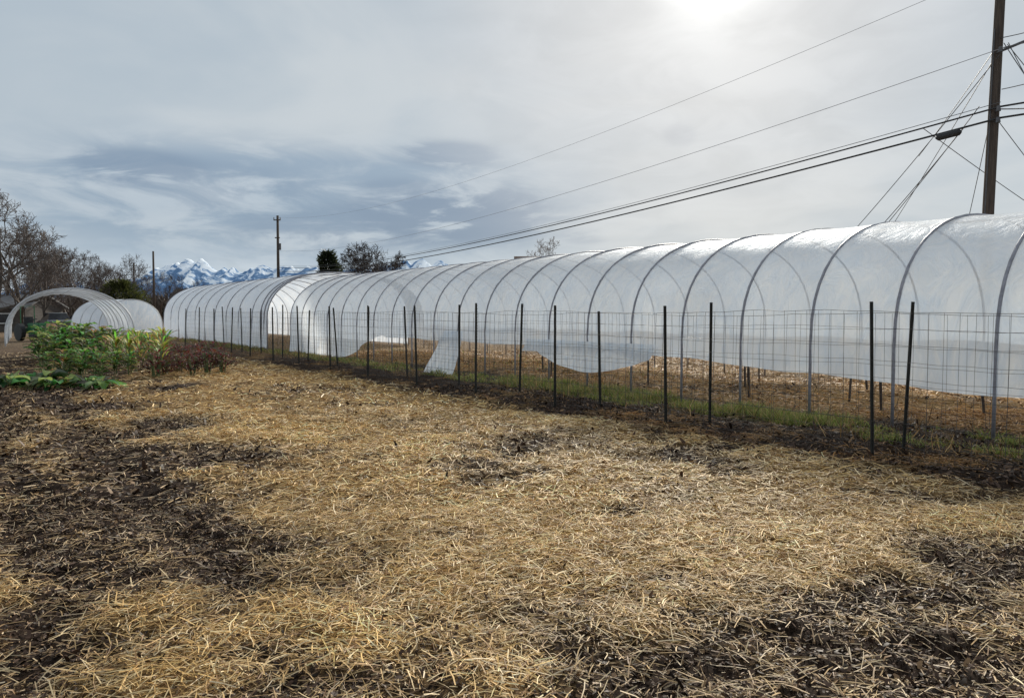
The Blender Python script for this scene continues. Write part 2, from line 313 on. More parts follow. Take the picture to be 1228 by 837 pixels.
# ---------------------------------------------------------------- greenhouses
def prof(w,h0,H,t,p=.86):
    ph=math.pi*t; c=math.cos(ph); s_=math.sin(ph)
    return w-w*math.copysign(abs(c)**p,c), h0+(H-h0)*abs(s_)**p
def tunnel(name,label,group,O,ax,w,h0,H,length,sp,hbn,hbf,film,hr=.024,p=.86,closed=False,sc=.03,hoopmat=None,rows=9,extra=()):
    ax=Vector((ax[0],ax[1],0)); ax.normalize(); cr=Vector((ax.y,-ax.x,0))
    e=empty(name,O); tag(e,label,'greenhouse',group)
    mb=MB(); pts=[cr*0+Vector((0,0,-.1)),Vector((0,0,h0*.5))]
    for i in range(25):
        a,h=prof(w,h0,H,i/24,p); pts.append(cr*a+Vector((0,0,h)))
    pts+=[cr*(2*w)+Vector((0,0,h0*.5)),cr*(2*w)+Vector((0,0,-.1))]
    mb.tube(pts,hr,6); hm=mb.mesh('hoop',hoopmat or M_steel,smooth=True)
    nh=int(round(length/sp))
    for s in [i*sp for i in range(nh+1)]+list(extra):
        o=link(bpy.data.objects.new('hoop',hm)); o.location=ax*s; o.parent=e
    mb=MB(); mb.tube([O+cr*w+Vector((0,0,H-.05)),O+cr*w+ax*(nh*sp)+Vector((0,0,H-.05))],.02,5); part('ridge_pipe',mb,hoopmat or M_steel,e)
    k=8; ns=nh*k+1; na=30; Vv=[]
    for i in range(ns):
        s=i*sp/k; fr=(i%k)/k; sg=math.sin(math.pi*fr)
        hb=hbn(s); hf=hbf(s); row=[]
        wv=float(vn(s*2.1,0,3)-.5)
        for j in range(rows):
            t=j/rows; h=hb+(h0-hb)*t
            a=-.012+(.06*(1-t)**1.5)*math.sin(s*5+h*3)*.6+wv*.10*(1-t)**2 + sg*sc*.6*t
            row.append((a,h))
        for j in range(na+1):
            a,h=prof(w,h0,H,j/na,p); dx=(a-w)/w; q=sc*sg
            nn=math.hypot(dx,.8*(h-h0)/(H-h0)+1e-3); row.append((a-q*dx/nn*1.0, h-q*.8*((h-h0)/(H-h0))/nn+float(vn(s*1.1,j*.4,9)-.5)*.03))
        for j in range(rows-1,-1,-1):
            t=j/rows; row.append((2*w+.012+wv*.1*(1-t),hf+(h0-hf)*t))
        Vv.append([O+ax*s+cr*a+Vector((0,0,h)) for a,h in row])
    m=MB(); nr=len(Vv[0])
    for r_ in Vv: m.v+=r_
    for i in range(ns-1):
        for j in range(nr-1): m.f.append((i*nr+j,(i+1)*nr+j,(i+1)*nr+j+1,i*nr+j+1))
    part('plastic_cover',m,film,e,True)
    if closed:
        for s in closed:
            m=MB(); ring=[]
            for j in range(na+1):
                a,h=prof(w,h0,H,j/na,p); ring.append((a,h))
            ring=[(0,.03)]+ring+[(2*w,.03)]
            c0=O+ax*s+cr*w+Vector((0,0,h0*.6)); m.v.append(c0)
            for kk,fq in enumerate((.5,1)):
                for a,h in ring:
                    q=O+ax*s+cr*a+Vector((0,0,h)); v=c0.lerp(q,fq)
                    if kk==0: v+=ax*(R.random()-.5)*.12
                    m.v.append(v)
            n_=len(ring)
            for j in range(n_-1):
                m.f.append((0,1+j,2+j)); m.f.append((1+j,1+n_+j,2+n_+j,2+j))
            part('end_wall',m,film,e,True)
    return e
S0=.12
def hbn1(x):
    s=x+S0
    v=.56+.045*max(0,s-3.9)
    v=min(v,.84)
    v+=.015*math.sin(s*2.4)+.018*(float(vn(s*1.9,3,4))-.5)
    if s>20.5: v=v*(1-float(ss(20.5,24.0,s)))+.05
    return v
gA=tunnel('greenhouse','long white plastic hoop greenhouse with raised side skirt','plastic hoop greenhouses',W(S0,10.19),(UX,UY),3.0,1.15,3.12,28.75,1.25,hbn1,lambda s:1.0+.03*math.sin(s*2.1),M_film,hr=.022)
gB=tunnel('greenhouse','second long plastic greenhouse with skirt down to ground','plastic hoop greenhouses',W(31.0,9.95),(UX,UY),3.3,1.2,3.34,20.4,2.04,lambda s:.06+.05*math.sin(s*3),lambda s:.1,M_filmB,hr=.026,closed=(20.4,),sc=.06,extra=(.4,.9))
def flap(s0,s1,d0,d1,ht0,hb0,hb1,label,ns=40,amp=.07,flare=0.0):
    m=MB(); nh=12
    for i in range(ns+1):
        t=i/ns; s=s0+(s1-s0)*t
        for j in range(nh+1):
            u=j/nh; hb=hb0+(hb1-hb0)*math.sin(math.pi*min(1,t*1.15))
            h=ht0+(hb-ht0)*u + .02*math.sin(t*9)*u
            dd_=d0+(d1-d0)*u**1.2+amp*u*math.sin(t*17+2*u+s0)+amp*.5*u*math.sin(t*41+3*u)+.04*float(vn(t*14,u*5,7)-.5)
            m.v.append(W(s+flare*u*(t-.15),dd_,h))
    for i in range(ns):
        for j in range(nh): q=i*(nh+1)+j; m.f.append((q,q+nh+1,q+nh+2,q+1))
    o=part('loose_flap',m,M_flap,gA,True); o['label']=label
flap(9.4,13.3,10.1,9.95,1.0,.72,.40,'bunched white plastic hanging from the side skirt',60,.05)
flap(16.0,17.0,10.12,9.75,1.1,-.02,.0,'white plastic flap hanging down to the ground',30,.04,.5)
stm=MB(); stm.box((0,0,.35),.035,.035,.9); stm.box((0,0,.83),.045,.012,.06); stme=stm.mesh('garden_stake',M_wood)
for s,d in [(6.0,11.6),(7.1,12.6),(8.4,11.5),(9.6,13.0),(5.0,12.8),(11.2,11.8),(12.8,12.9),(14.4,11.7),(7.8,14.5),(10.4,14.6),(16,12.7),(4.4,14.2)]:
    o=link(bpy.data.objects.new('garden_stake',stme)); o.location=W(s,d,0); o.rotation_euler=(R.gauss(0,.06),R.gauss(0,.06),R.random()*3)
    tag(o,'short weathered wooden stake in soil under the greenhouse','stake','wooden stakes in the greenhouse bed')
O1=G(6,414.5); a1=Vector((-580,890,0)).normalized()
M_wp=mat_simple('white_pipe',(.62,.64,.67),(.48,.50,.53),.5,5)
tunnel('hoop_house','small open-ended hoop tunnel with clear plastic cover','small plastic hoop houses',O1,a1,2.75,.55,2.75,15.0,2.5,lambda s:.05,lambda s:.05,M_film2,hr=.035,p=.95,hoopmat=M_wp)
a2=Vector((-.80,.60,0)).normalized()
tunnel('hoop_house','closed white plastic hoop house behind the leafy bed','small plastic hoop houses',Vector((-29.2,52.5,0)),a2,2.3,.5,2.5,4.5,1.5,lambda s:.05,lambda s:.05,M_flap,hr=.03,p=.95,closed=(0,4.5),hoopmat=M_wp)
# ---------------------------------------------------------------- poles and wires
PB=Vector((10.95,17.2,0))
e=empty('utility_pole',PB); tag(e,'tall weathered wooden utility pole behind the greenhouse','utility pole','wooden utility poles')
m=MB(); m.tube([PB+Vector((-.05,0,-.3)),PB+Vector((0,0,4)),PB+Vector((.10,0,8)),PB+Vector((.2,0,12.2))],[.13,.12,.105,.09],14); part('pole',m,M_wood,e,True)
for z in (5.9,6.15,7.45):
    m=MB(); m.tube([PB+Vector((-.02,-.28,z)),PB+Vector((.1,.2,z))],.02,6); g=part('bracket',m,M_cgrey,e)
    m=MB(); m.tube([PB+Vector((-.02,-.28,z-.05)),PB+Vector((-.02,-.28,z+.07))],[.05,.035],8); part('insulator',m,M_cgrey,e)
m=MB(); m.tube([PB+Vector((.12,0,7.5)),PB+Vector((.75,-.1,7.75))],.03,6); part('bracket',m,M_cgrey,e)
m=MB(); m.tube([PB+Vector((.75,-.1,7.7)),PB+Vector((.75,-.1,7.9))],[.06,.03],8); part('insulator',m,M_cgrey,e)
m=MB(); m.tube([PB+Vector((-.14,-.06,.0)),PB+Vector((-.11,-.06,4)),PB+Vector((-.02,-.05,8))],.014,5); part('ground_wire',m,M_cgrey,e)
def small_pole(base,H,r,arm,label):
    e=empty('utility_pole',base); tag(e,label,'utility pole','wooden utility poles')
    m=MB(); m.tube([base+Vector((0,0,-.3)),base+Vector((.05,0,H))],[r,r*.7],8); part('pole',m,M_wood,e,True)
    if arm:
        for dz,f in ((.5,1),(2.4,.7)): m=MB(); m.box(base+Vector((.05,-.2,H-dz)),arm*f,.10,.10); part('crossarm',m,M_wood,e)
        for k in (-.45,.45): m=MB(); m.tube([base+Vector((.05+k*arm,-.2,H-.45)),base+Vector((.05+k*arm,-.2,H-.2))],[.06,.04],6); part('insulator',m,M_cgrey,e)
        m=MB(); m.tube([base+Vector((.28,-.1,H-3.7)),base+Vector((.28,-.1,H-3.0))],.13,10); part('transformer',m,M_cgrey,e)
    return e
PS=P(334.5,374,81); PS.z=0
small_pole(PS,12.0,.19,.75,'distant wooden utility pole with crossarms above the greenhouse')
p_=P(185.5,374,95); p_.z=0; small_pole(p_,9.3,.17,0,'plain distant wooden utility pole among bare trees')
p_=P(162,374,120); p_.z=0; small_pole(p_,9.5,.17,1.2,'distant wooden utility pole with crossarm by trees')
def wire(name,a,b,sag,r,mat,label,cat='cable',group='overhead utility wires',n=48):
    e=MB(); pts=[]
    for i in range(n+1):
        t=i/n; p=a.lerp(b,t); p.z-=sag*4*t*(1-t); pts.append(p)
    e.tube(pts,r,5); o=part(name,e,mat); tag(o,label,cat,group); return o,pts
top=lambda z:PB+Vector((.02*z-.1,-.28,z))
wire('power_line',PB+Vector((.1,-.1,9.35)),PS+Vector((0,-.2,11.8)),1.7,.0055,M_clite,'thin grey power line strung between utility poles')
wire('power_line',top(7.5),PS+Vector((0,-.2,8.2)),1.35,.0075,M_clite,'thin grey power line strung between utility poles')
c1,pt=wire('communication_cable',top(6.2),PS+Vector((0,-.2,6.4)),1.1,.020,M_cable,'thick black communication cable between utility poles')
c2,pt2=wire('communication_cable',top(5.95),PS+Vector((0,-.2,6.0)),1.05,.024,M_cable,'thick black communication cable between utility poles')
wire('communication_cable',top(6.3),PS+Vector((0,-.2,6.6)),1.15,.008,M_cgrey,'thin dark communication cable between utility poles')
q=pt2[0].lerp(pt2[1],.75); dr=(pt2[1]-pt2[0]).normalized()
e=empty('splice_closure',q); tag(e,'black cable splice closure hanging on overhead cable','cable closure')
m=MB(); m.tube([q-dr*.30+Vector((0,0,-.08)),q-dr*.24+Vector((0,0,-.08)),q+dr*.24+Vector((0,0,-.08)),q+dr*.30+Vector((0,0,-.08))],[.03,.08,.08,.03],10); part('closure_body',m,M_cable,e)
for k in (-.18,.18):
    m=MB(); m.tube([q+dr*k,q+dr*k+Vector((0,0,-.09))],.012,5); part('hanger',m,M_cable,e)
ext=Vector((36.4,-64,0)).normalized()*22
for z,r,mm in ((6.2,.022,M_cable),(5.95,.024,M_cable),(7.5,.012,M_cgrey)):
    wire('communication_cable' if z<7 else 'power_line',top(z),top(z)+ext+Vector((0,0,.2)),.4,r,mm,'overhead cable running on past the utility pole')
for a,b_,sag,r in [(top(7.45),P(965,340,25),.15,.010),(P(1166,132,18.0),P(1010,330,26),.1,.011),(P(1150,155,18.3),P(1000,330,25),.12,.011),
                 (P(1183,128,17.2),P(1146,320,21),.05,.009),(P(1100,157,19),P(1290,285,23),.05,.010),(top(7.6),P(1330,235,15),.1,.010),
                 (PB+Vector((.1,0,7.8)),P(1300,20,14),.05,.010),(P(1190,150,17.1),P(1300,285,18),.02,.009),(P(1197,60,17.1),P(1310,190,20),.02,.009),
                 (P(1186,60,17.1),P(1096,190,22),.05,.009),(P(1198,58,17.1),P(1262,165,16),.05,.009),(P(1190,62,17.1),P(1030,330,27),.1,.009),
                 (P(1188,135,17.1),P(1290,128,14),.03,.014),(P(1192,112,17.1),P(1290,85,15),.03,.010)]:
    wire('service_wire',a,b_,sag,r,M_cgrey,'thin service wire slanting down from the utility pole','wire',n=12)
# ---------------------------------------------------------------- trees
def gen_tree(seed,H,spread=.55,kids=(8,6,5,5),trunk=.16,up=.35,base=.22,twr=.012,ratio=.55):
    rr=random.Random(seed); T=MB(); C=MB()
    def rv(): return Vector((rr.gauss(0,1),rr.gauss(0,1),rr.gauss(0,1)))
    def br(p,d,ln,r,lv):
        nseg=[6,5,4,3,2][lv]; pts=[p.copy()]; rad=[r]; q=p.copy(); dd_=d.copy()
        for i in range(nseg):
            dd_=(dd_+rv()*(.10 if lv==0 else .2)+Vector((0,0,up*.25 if lv else .1))).normalized(); q=q+dd_*(ln/nseg); pts.append(q.copy()); rad.append(max(r*(1-.75*(i+1)/nseg),twr*.7))
        (T if lv<2 else C).tube(pts,rad,[8,6,4,3,3][lv],False)
        if lv<len(kids):
            for k in range(kids[lv]):
                t=(base if lv==0 else .25)+(1-(base if lv==0 else .25))*(k+rr.random())/kids[lv]; f=min(t,.999)*nseg; i=int(f); pp=pts[i].lerp(pts[i+1],f-i)
                dl=(pts[i+1]-pts[i]).normalized(); sd=rv(); sd-=dl*sd.dot(dl); sd.normalize()
                nd=(dl*(1-spread)+sd*(spread+.2)+Vector((0,0,up*.4))).normalized()
                br(pp,nd,ln*ratio*(1.15-.45*t)*(.8+.4*rr.random()),max(rad[i]*.55,twr),lv+1)
    br(Vector((0,0,-.1)),Vector((rr.gauss(0,.04),rr.gauss(0,.04),1)).normalized(),H*.72,trunk*H/8,0)
    zm=max(v.z for v in C.v); k=8/zm
    T.v=[v*k for v in T.v]; C.v=[v*k for v in C.v]      # every tree mesh is 8 m tall
    return T,C
def place_tree(meshes,loc,sc,rot,label,cat,name,group=None,wide=1.0):
    e=empty(name,loc); e.scale=(sc*wide,sc*wide,sc*1.0); e.rotation_euler=(0,0,rot); tag(e,label,cat,group)
    for nm,me in meshes:
        o=link(bpy.data.objects.new(nm,me)); o.parent=e
var=[]
for sd,sp_,kd in ((1,.52,(9,7,6,5)),(2,.48,(8,7,6,5)),(5,.58,(9,7,6,5))):
    T,C=gen_tree(sd,8,sp_,kd,twr=.013,base=.15); var.append([('trunk',T.mesh('trunk',M_bark)),('crown',C.mesh('crown',M_twig))])
for sd in (9,12):
    T,C=gen_tree(sd,8,.6,(10,7,6,5),twr=.019,base=.10); var.append([('trunk',T.mesh('trunk',M_bark)),('crown',C.mesh('crown',M_dtwig))])
T,C=gen_tree(21,8,.5,(9,7,6,4),twr=.014,base=.15); var.append([('trunk',T.mesh('trunk',M_ptwig)),('crown',C.mesh('crown',M_ptwig))])
def tr(px,toppy,z,v,label='bare leafless deciduous tree behind the field',Hn=8.0,grp='bare winter trees',wide=1.0):
    h=CH+(HZ-toppy)*z/F; l=P(px,HZ,z); l.z=0
    place_tree(var[v],l,h/Hn,R.random()*6,label,'tree','bare_tree',grp,wide)
tr(-8,216,46,0,'tall bare deciduous tree beside low shed',wide=1.15); tr(26,250,50,1); tr(52,282,60,2); tr(-50,225,50,2); tr(8,268,62,1); tr(36,280,70,0)
tr(84,294,75,1); tr(112,300,80,0); tr(132,304,85,2); tr(66,300,90,0); tr(205,326,110,1); tr(222,334,115,2);tr(160,316,100,1); tr(98,306,95,2); tr(176,328,110,0); tr(124,312,100,1)
dl='dark fine-twigged bare tree behind the greenhouse'
tr(430,298,85,3,dl,wide=1.0); tr(456,290,82,4,dl,wide=1.1); tr(470,300,90,3,dl,wide=.85); tr(441,304,95,4,dl,wide=1.0)
tr(648,286,95,5,'small pale bare tree above the greenhouse roof')
def clump(seed,H,wd,n,cols,leaf,conic=False):
    rr=np.random.RandomState(seed); c=rr.normal(size=(n,3)); c/=np.linalg.norm(c,axis=1,keepdims=True); r=.45+.55*rr.rand(n)**.5
    z=rr.rand(n); 
    prof_=(1-z)**.7+.08 if conic else np.sqrt(np.clip(1-(z*1.9-.8)**2/1.3,0.05,1))
    lump=.35+1.2*vn(np.arctan2(c[:,1],c[:,0])*1.6+5,z*5,seed)
    X=c[:,0]*r*prof_*wd*lump; Y=c[:,1]*r*prof_*wd*lump; Z=.15+z*H*.97
    D=np.stack([c[:,0],c[:,1],rr.rand(n)*.9],1)*leaf*(.5+rr.rand(n))[:,None]
    sd=np.cross(D,rr.normal(size=(n,3))); sd/=np.linalg.norm(sd,axis=1,keepdims=True)+1e-9; sd*=leaf*.22
    p=np.stack([X,Y,Z],1); Vv=np.stack([p-sd,p+sd,p+D+sd*.4,p+D-sd*.4],1).reshape(-1,3); Fq=np.arange(n*4).reshape(-1,4)
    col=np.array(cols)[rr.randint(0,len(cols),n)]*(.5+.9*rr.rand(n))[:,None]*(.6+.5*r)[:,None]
    return np_mesh('crown',Vv,Fq,M_leaf,np.repeat(col,4,0))
GR=[(.035,.045,.022),(.05,.06,.03),(.022,.03,.016)]
tk=MB(); tk.tube([Vector((0,0,-.1)),Vector((0,0,1.2)),Vector((.05,0,3.2))],[.14,.11,.05],7); tkm=tk.mesh('trunk',M_bark)
ev=clump(1,4.6,2.0,7000,[(.07,.08,.02),(.10,.11,.035),(.045,.055,.02)],.25); l=P(147,HZ,76); l.z=0
place_tree([('trunk',tkm),('crown',ev)],l,1.03,0,'round olive-green evergreen shrub behind the hoop houses','shrub','evergreen_shrub')
ev=clump(2,8,2.7,5000,GR,.36,True)
l=P(394,HZ,84); l.z=0
place_tree([('trunk',tkm),('crown',ev)],l,1.05,1.0,'dark green irregular evergreen tree behind greenhouse','tree','evergreen_tree')
n=30000; X=NR.uniform(-190,40,n); Y=125+NR.rand(n)*25+12*np.sin(X*.05)
hh=2.8+4.8*fbm(X*.12,Y*0+2,11,3)+NR.rand(n)*.8
D=np.stack([NR.normal(size=n)*.45,NR.normal(size=n)*.3,np.ones(n)],1)*(hh*NR.uniform(.35,1.,n))[:,None]
col=np.array([(.11,.075,.06),(.15,.105,.08),(.07,.052,.045),(.05,.055,.035)])[NR.randint(0,4,n)]*(.6+.7*NR.rand(n))[:,None]
strands('distant_treeline',np.stack([X,Y,np.zeros(n)],1),D,NR.normal(size=(n,3))*.3,.10+.16*NR.rand(n),col,M_straw,.2)
# ---------------------------------------------------------------- mountains
xs=np.linspace(-5200,2600,700); ys=np.linspace(7000,9000,60)
PX=CX+F*xs/8000
ctrl=[(-200,40),(100,34),(160,38),(190,52),(212,57),(226,63),(234,60),(243,62),(252,56),(266,50),(280,52),(292,48),(305,53),(318,57),(330,52),(345,56),(360,52),(372,56),(390,52),(410,55),(450,54),(470,58),(485,62),(495,59),(505,63),(517,58),(530,60),(545,53),(560,46),(650,32),(900,20)]
rid=(np.interp(PX,[c_[0] for c_ in ctrl],[c_[1] for c_ in ctrl])+ (fbm(PX*.16,PX*0,73,4)-.5)*9)/F*8000+CH
Xg,Yg=np.meshgrid(xs,ys,indexing='ij'); t=1-np.abs((Yg-8000)/1000); 
wob=fbm(Xg*.003,Yg*.003,70,5)-.5; 
gul=np.abs(fbm(Xg*.009+Yg*.002,Yg*.002,76,4)-.5)*2
Zg=np.interp(Xg+wob*260*(1-t),xs,rid)*np.clip(t,0,1)**.8+wob*150*np.clip(t,0,1)*(1.1-t)-gul*200*np.clip(t,0,1)*(1.04-t)-20*(t<=.02)
V=np.stack([Xg,Yg,Zg],-1).reshape(-1,3); ny_=len(ys); ii=(np.arange(len(xs)-1)[:,None]*ny_+np.arange(ny_-1)[None,:]).ravel()
mm,nt,b=new_mat('hazy_snowy_rock'); N=nt.nodes; L=nt.links; tc=N.new('ShaderNodeTexCoord')
n1=noise(.0075,7,.62); n1.inputs['Distortion'].default_value=.8; sz=N.new('ShaderNodeSeparateXYZ'); L.new(tc.outputs['Object'],sz.inputs[0])
pre=N.new('ShaderNodeMath'); pre.operation='MULTIPLY'; pre.inputs[1].default_value=1.28; L.new(n1.outputs['Fac'],pre.inputs[0])
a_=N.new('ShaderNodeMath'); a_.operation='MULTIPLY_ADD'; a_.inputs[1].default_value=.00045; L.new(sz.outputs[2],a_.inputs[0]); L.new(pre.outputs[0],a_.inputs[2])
rr_=ramp(a_.outputs[0],.74,(.13,.23,.40),.88,(.84,.90,.97)); e_=rr_.color_ramp.elements.new(.81); e_.color=(.27,.41,.62,1)  # blue of distant haze is put into the rock colours, snow above
L.new(rr_.outputs[0],b.inputs['Base Color']); b.inputs['Roughness'].default_value=1; b.inputs['Specular IOR Level'].default_value=0
o=link(bpy.data.objects.new('mountains',np_mesh('mountains',V,np.stack([ii,ii+ny_,ii+ny_+1,ii+1],1),mm,None,False))); o['kind']='structure'
# ---------------------------------------------------------------- buildings
M_wall=mat_simple('dark_board',(.10,.085,.075),(.06,.05,.045),.85,3,stretch=(1,1,6)); M_roof=mat_simple('grey_roof',(.17,.17,.18),(.11,.11,.115),.8,2)
M_tan=mat_simple('tan_roof',(.22,.15,.11),(.15,.10,.08),.8,2); M_glass=mat_simple('dark_glass',(.03,.035,.04),(.02,.02,.025),.1,2); M_white=mat_simple('white_trim',(.7,.7,.68),(.55,.55,.53),.6,3)
def house(c,lx,ly,hw,hr,name,label,wall,roof):
    e=empty(name,c); tag(e,label,'building')
    m=MB(); m.box(c+Vector((0,0,hw/2)),lx,ly,hw)
    for sx in (-1,1): m.poly([c+Vector((sx*lx/2,-ly/2,hw)),c+Vector((sx*lx/2,ly/2,hw)),c+Vector((sx*lx/2,0,hr-.05))])
    part('wall',m,wall,e)
    m=MB(); ov=.35
    for sy in (-1,1):
        a=c+Vector((-lx/2-ov,sy*(ly/2+ov),hw-.1)); b2=c+Vector((lx/2+ov,sy*(ly/2+ov),hw-.1)); t1=c+Vector((lx/2+ov,0,hr)); t0=c+Vector((-lx/2-ov,0,hr)); up=Vector((0,0,.12))
        m.poly([a,b2,t1,t0]); m.poly([a+up,b2+up,t1+up,t0+up]); m.poly([a,b2,b2+up,a+up]); m.poly([b2,t1,t1+up,b2+up]); m.poly([a,t0,t0+up,a+up])
    part('roof',m,roof,e)
    for k in (-.3,.28):
        w_=c+Vector((k*lx,-ly/2-.03,hw*.55)); m=MB(); m.box(w_,1.0,.05,.7); g=part('window',m,M_glass,e)
        m=MB()
        for q_ in (-1,1): m.box(w_+Vector((q_*.54,-.03,0)),.08,.06,.86); m.box(w_+Vector((0,-.03,q_*.39)),1.0,.06,.08)
        fr=part('frame',m,M_white,e); fr.parent=g
    m=MB(); m.box(c+Vector((0,-ly/2-.03,hw*.42)),.9,.06,hw*.82); part('door',m,M_white,e)
c=P(4,HZ,62); c.z=0; house(c,7,5,1.95,2.9,'shed','low dark shed with grey gable roof under bare trees',M_wall,M_roof)
c=P(636,HZ,75); c.z=0; house(c,2.6,6,5.4,7.05,'house','narrow brown-roofed house partly hidden behind the greenhouse',M_wall,M_tan)
c=P(243,HZ,110); c.z=0; house(c,7,6,2.8,4.9,'house','brown-roofed house beyond the far greenhouse',M_tan,M_wall)
# ---------------------------------------------------------------- vehicle, machine near the hoop tunnel
def car(c,yaw,label,bodym):
    e=empty('parked_car',c); 
    def shell(prof2,wd,y_in=0):
        m=MB(); n_=len(prof2)
        for sy in (-1,1):
            for x,z in prof2: m.v.append(c+Vector((x,sy*(wd/2-y_in*max(0,z-.9)),z)))
        for i in range(n_): j=(i+1)%n_; m.f.append((i,j,n_+j,n_+i))
        m.f.append(tuple(range(n_))[::-1]); m.f.append(tuple(range(n_,2*n_))); return m
    body=shell([(-2.2,.35),(2.2,.35),(2.25,.75),(1.35,.92),(-1.9,.98),(-2.25,.85)],1.75)
    part('body',body,bodym,e)
    part('cabin',shell([(-1.85,.98),(1.2,.92),(.45,1.45),(-1.3,1.48)],1.6,.35),M_glass,e)
    part('roof',shell([(-1.35,1.47),(.5,1.45),(.35,1.52),(-1.2,1.53)],1.3),bodym,e)
    for x in (-1.35,1.4):
        for sy in (-1,1):
            m=MB(); m.tube([c+Vector((x,sy*.72,.33)),c+Vector((x,sy*.92,.33))],.33,16); w=part('wheel',m,M_cable,e)
            m=MB(); m.tube([c+Vector((x,sy*.9,.33)),c+Vector((x,sy*.935,.33))],.19,12); r=part('rim',m,M_steel,e); r.parent=w
    e.rotation_euler=(0,0,yaw); tag(e,label,'car')
c=P(66,HZ,60); c.z=0; car(c,2.3,'dark parked car seen through the hoop tunnel',mat_simple('dark_paint',(.12,.13,.15),(.1,.11,.12),.25,3))
c=P(112,HZ,66); c.z=0; car(c,.3,'silver parked car behind the hoop tunnel',mat_simple('silver_paint',(.5,.52,.54),(.45,.46,.48),.25,3))
M_gm=mat_simple('green_paint',(.03,.17,.06),(.02,.11,.04),.4,4)
c=P(42,HZ,41); c.z=0; e=empty('garden_tractor',c); tag(e,'small green garden tractor inside the hoop tunnel','tractor')
m=MB(); m.box(c+Vector((.4,0,.75)),1.2,.55,.45); m.box(c+Vector((1.08,0,.7)),.15,.5,.5); m.box(c+Vector((-.62,0,.55)),.8,.5,.3); part('hood',m,M_gm,e)
m=MB(); m.box(c+Vector((-.5,0,.85)),.45,.45,.12); m.box(c+Vector((-.78,0,1.1)),.1,.45,.45); part('seat',m,M_cable,e)
for x,r_,y in ((-.6,.48,.5),(.8,.3,.42)):
    for sy in (-1,1): m=MB(); m.tube([c+Vector((x,sy*(y-.1),r_)),c+Vector((x,sy*(y+.12),r_))],r_,16); part('wheel',m,M_cable,e)
m=MB(); m.tube([c+Vector((-.85,-.35,.6)),c+Vector((-.85,-.35,1.9)),c+Vector((-.85,.35,1.9)),c+Vector((-.85,.35,.6))],.03,6); part('roll_bar',m,M_gm,e)
m=MB(); m.tube([c+Vector((0,0,.9)),c+Vector((-.15,0,1.2))],.02,6); m.tube([c+Vector((-.15,-.18,1.2)),c+Vector((-.15,.18,1.2))],.025,6); part('steering_wheel',m,M_cable,e)
e.rotation_euler=(0,0,-.6)
# ---------------------------------------------------------------- leafy plants
def leafplant(seed,H,nl,L,Wd,cols,upr=.5,stems=3,rad=.18):
    rr=random.Random(seed); V=[];Fc=[];C=[]
    for k in range(nl):
        hz=H*(.10+.85*rr.random()); az=rr.random()*6.283; rr0=rad*rr.random()
        p=Vector((math.cos(az)*rr0,math.sin(az)*rr0,hz*.85)); d=Vector((math.cos(az),math.sin(az),upr+rr.random()*.9)).normalized()
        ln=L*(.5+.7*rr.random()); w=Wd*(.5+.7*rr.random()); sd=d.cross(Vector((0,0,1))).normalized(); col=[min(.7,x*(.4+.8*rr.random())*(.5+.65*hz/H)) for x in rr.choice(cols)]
        b=len(V); q=p.copy(); dr=d.copy()
        for i,ww in enumerate((.05,.75,1,.8,.12)):
            cv_=Vector((0,0,.18*w)) if 0<i<4 else Vector((0,0,0)); rf=rr.uniform(-.2,.2)*w
            V+= [q-sd*ww*w/2+cv_+Vector((0,0,rf)),q.copy(),q+sd*ww*w/2+cv_-Vector((0,0,rf))]; C+=[col,[x*1.35 for x in col],col]
            dr=(dr+Vector((0,0,-.30))).normalized(); q=q+dr*ln/4
        for i in range(4):
            o=b+i*3; Fc+= [(o,o+1,o+4,o+3),(o+1,o+2,o+5,o+4)]
    me=np_mesh('foliage',np.array([tuple(v) for v in V]),np.array(Fc),M_leaf,np.array(C))
    S=MB()
    for k in range(stems): a=rr.random()*6.28; S.tube([Vector((math.cos(a)*.05,math.sin(a)*.05,-.05)),Vector((math.cos(a)*.12,math.sin(a)*.12,H*.75))],[.018,.01],5)
    return [('stem',S.mesh('stem',M_stem)),('foliage',me)]
M_stem=mat_simple('green_stem',(.14,.18,.06),(.09,.12,.05),.6,10)
KC=[(.12,.21,.055),(.18,.28,.08),(.30,.38,.14),(.07,.12,.04)]
YC=[(.44,.45,.12),(.30,.37,.10),(.58,.54,.22),(.15,.22,.06)]
BC=[(.13,.04,.035),(.19,.07,.05),(.08,.03,.028),(.11,.08,.045)]
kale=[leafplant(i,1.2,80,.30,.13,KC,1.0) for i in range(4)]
yel=[leafplant(20+i,1.05,75,.40,.07,YC,1.9) for i in range(2)]
low=[leafplant(30+i,.20,26,.5,.26,KC,.3) for i in range(2)]
brn=[leafplant(40+i,.65,150,.15,.05,BC,1.1,8,.34) for i in range(2)]
def pl(kind,px,py,sc,label,cat,name,grp,v=.15):
    l=G(px,py); place_tree(R.choice(kind),l,sc*R.uniform(1-v,1+v),R.random()*6,label,cat,name,grp)
for py,x0,x1,st in ((427,60,205,14),(433,56,200,15),(441,52,190,17),(450,60,160,18),(456,75,130,22)):
    x=x0
    while x<=x1:
        pxx=x+R.uniform(-6,6)
        if pxx>138 and py<446: pl(yel,pxx,py+R.uniform(-2,2),.95,'yellow-green upright leafy plant in the garden bed','plant','leafy_plant','yellowing leafy garden plants',.2)
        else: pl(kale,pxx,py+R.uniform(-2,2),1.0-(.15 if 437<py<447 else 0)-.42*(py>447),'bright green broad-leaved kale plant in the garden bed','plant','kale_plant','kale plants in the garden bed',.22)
        x+=st
for px,py in ((8,462),(22,458),(36,463),(52,459),(-8,459),(62,464),(100,462),(120,466)): pl(low,px,py,.8,'low dark green leafy plant sprawling on the soil','plant','low_leafy_plant','low leafy plants at the bed edge')
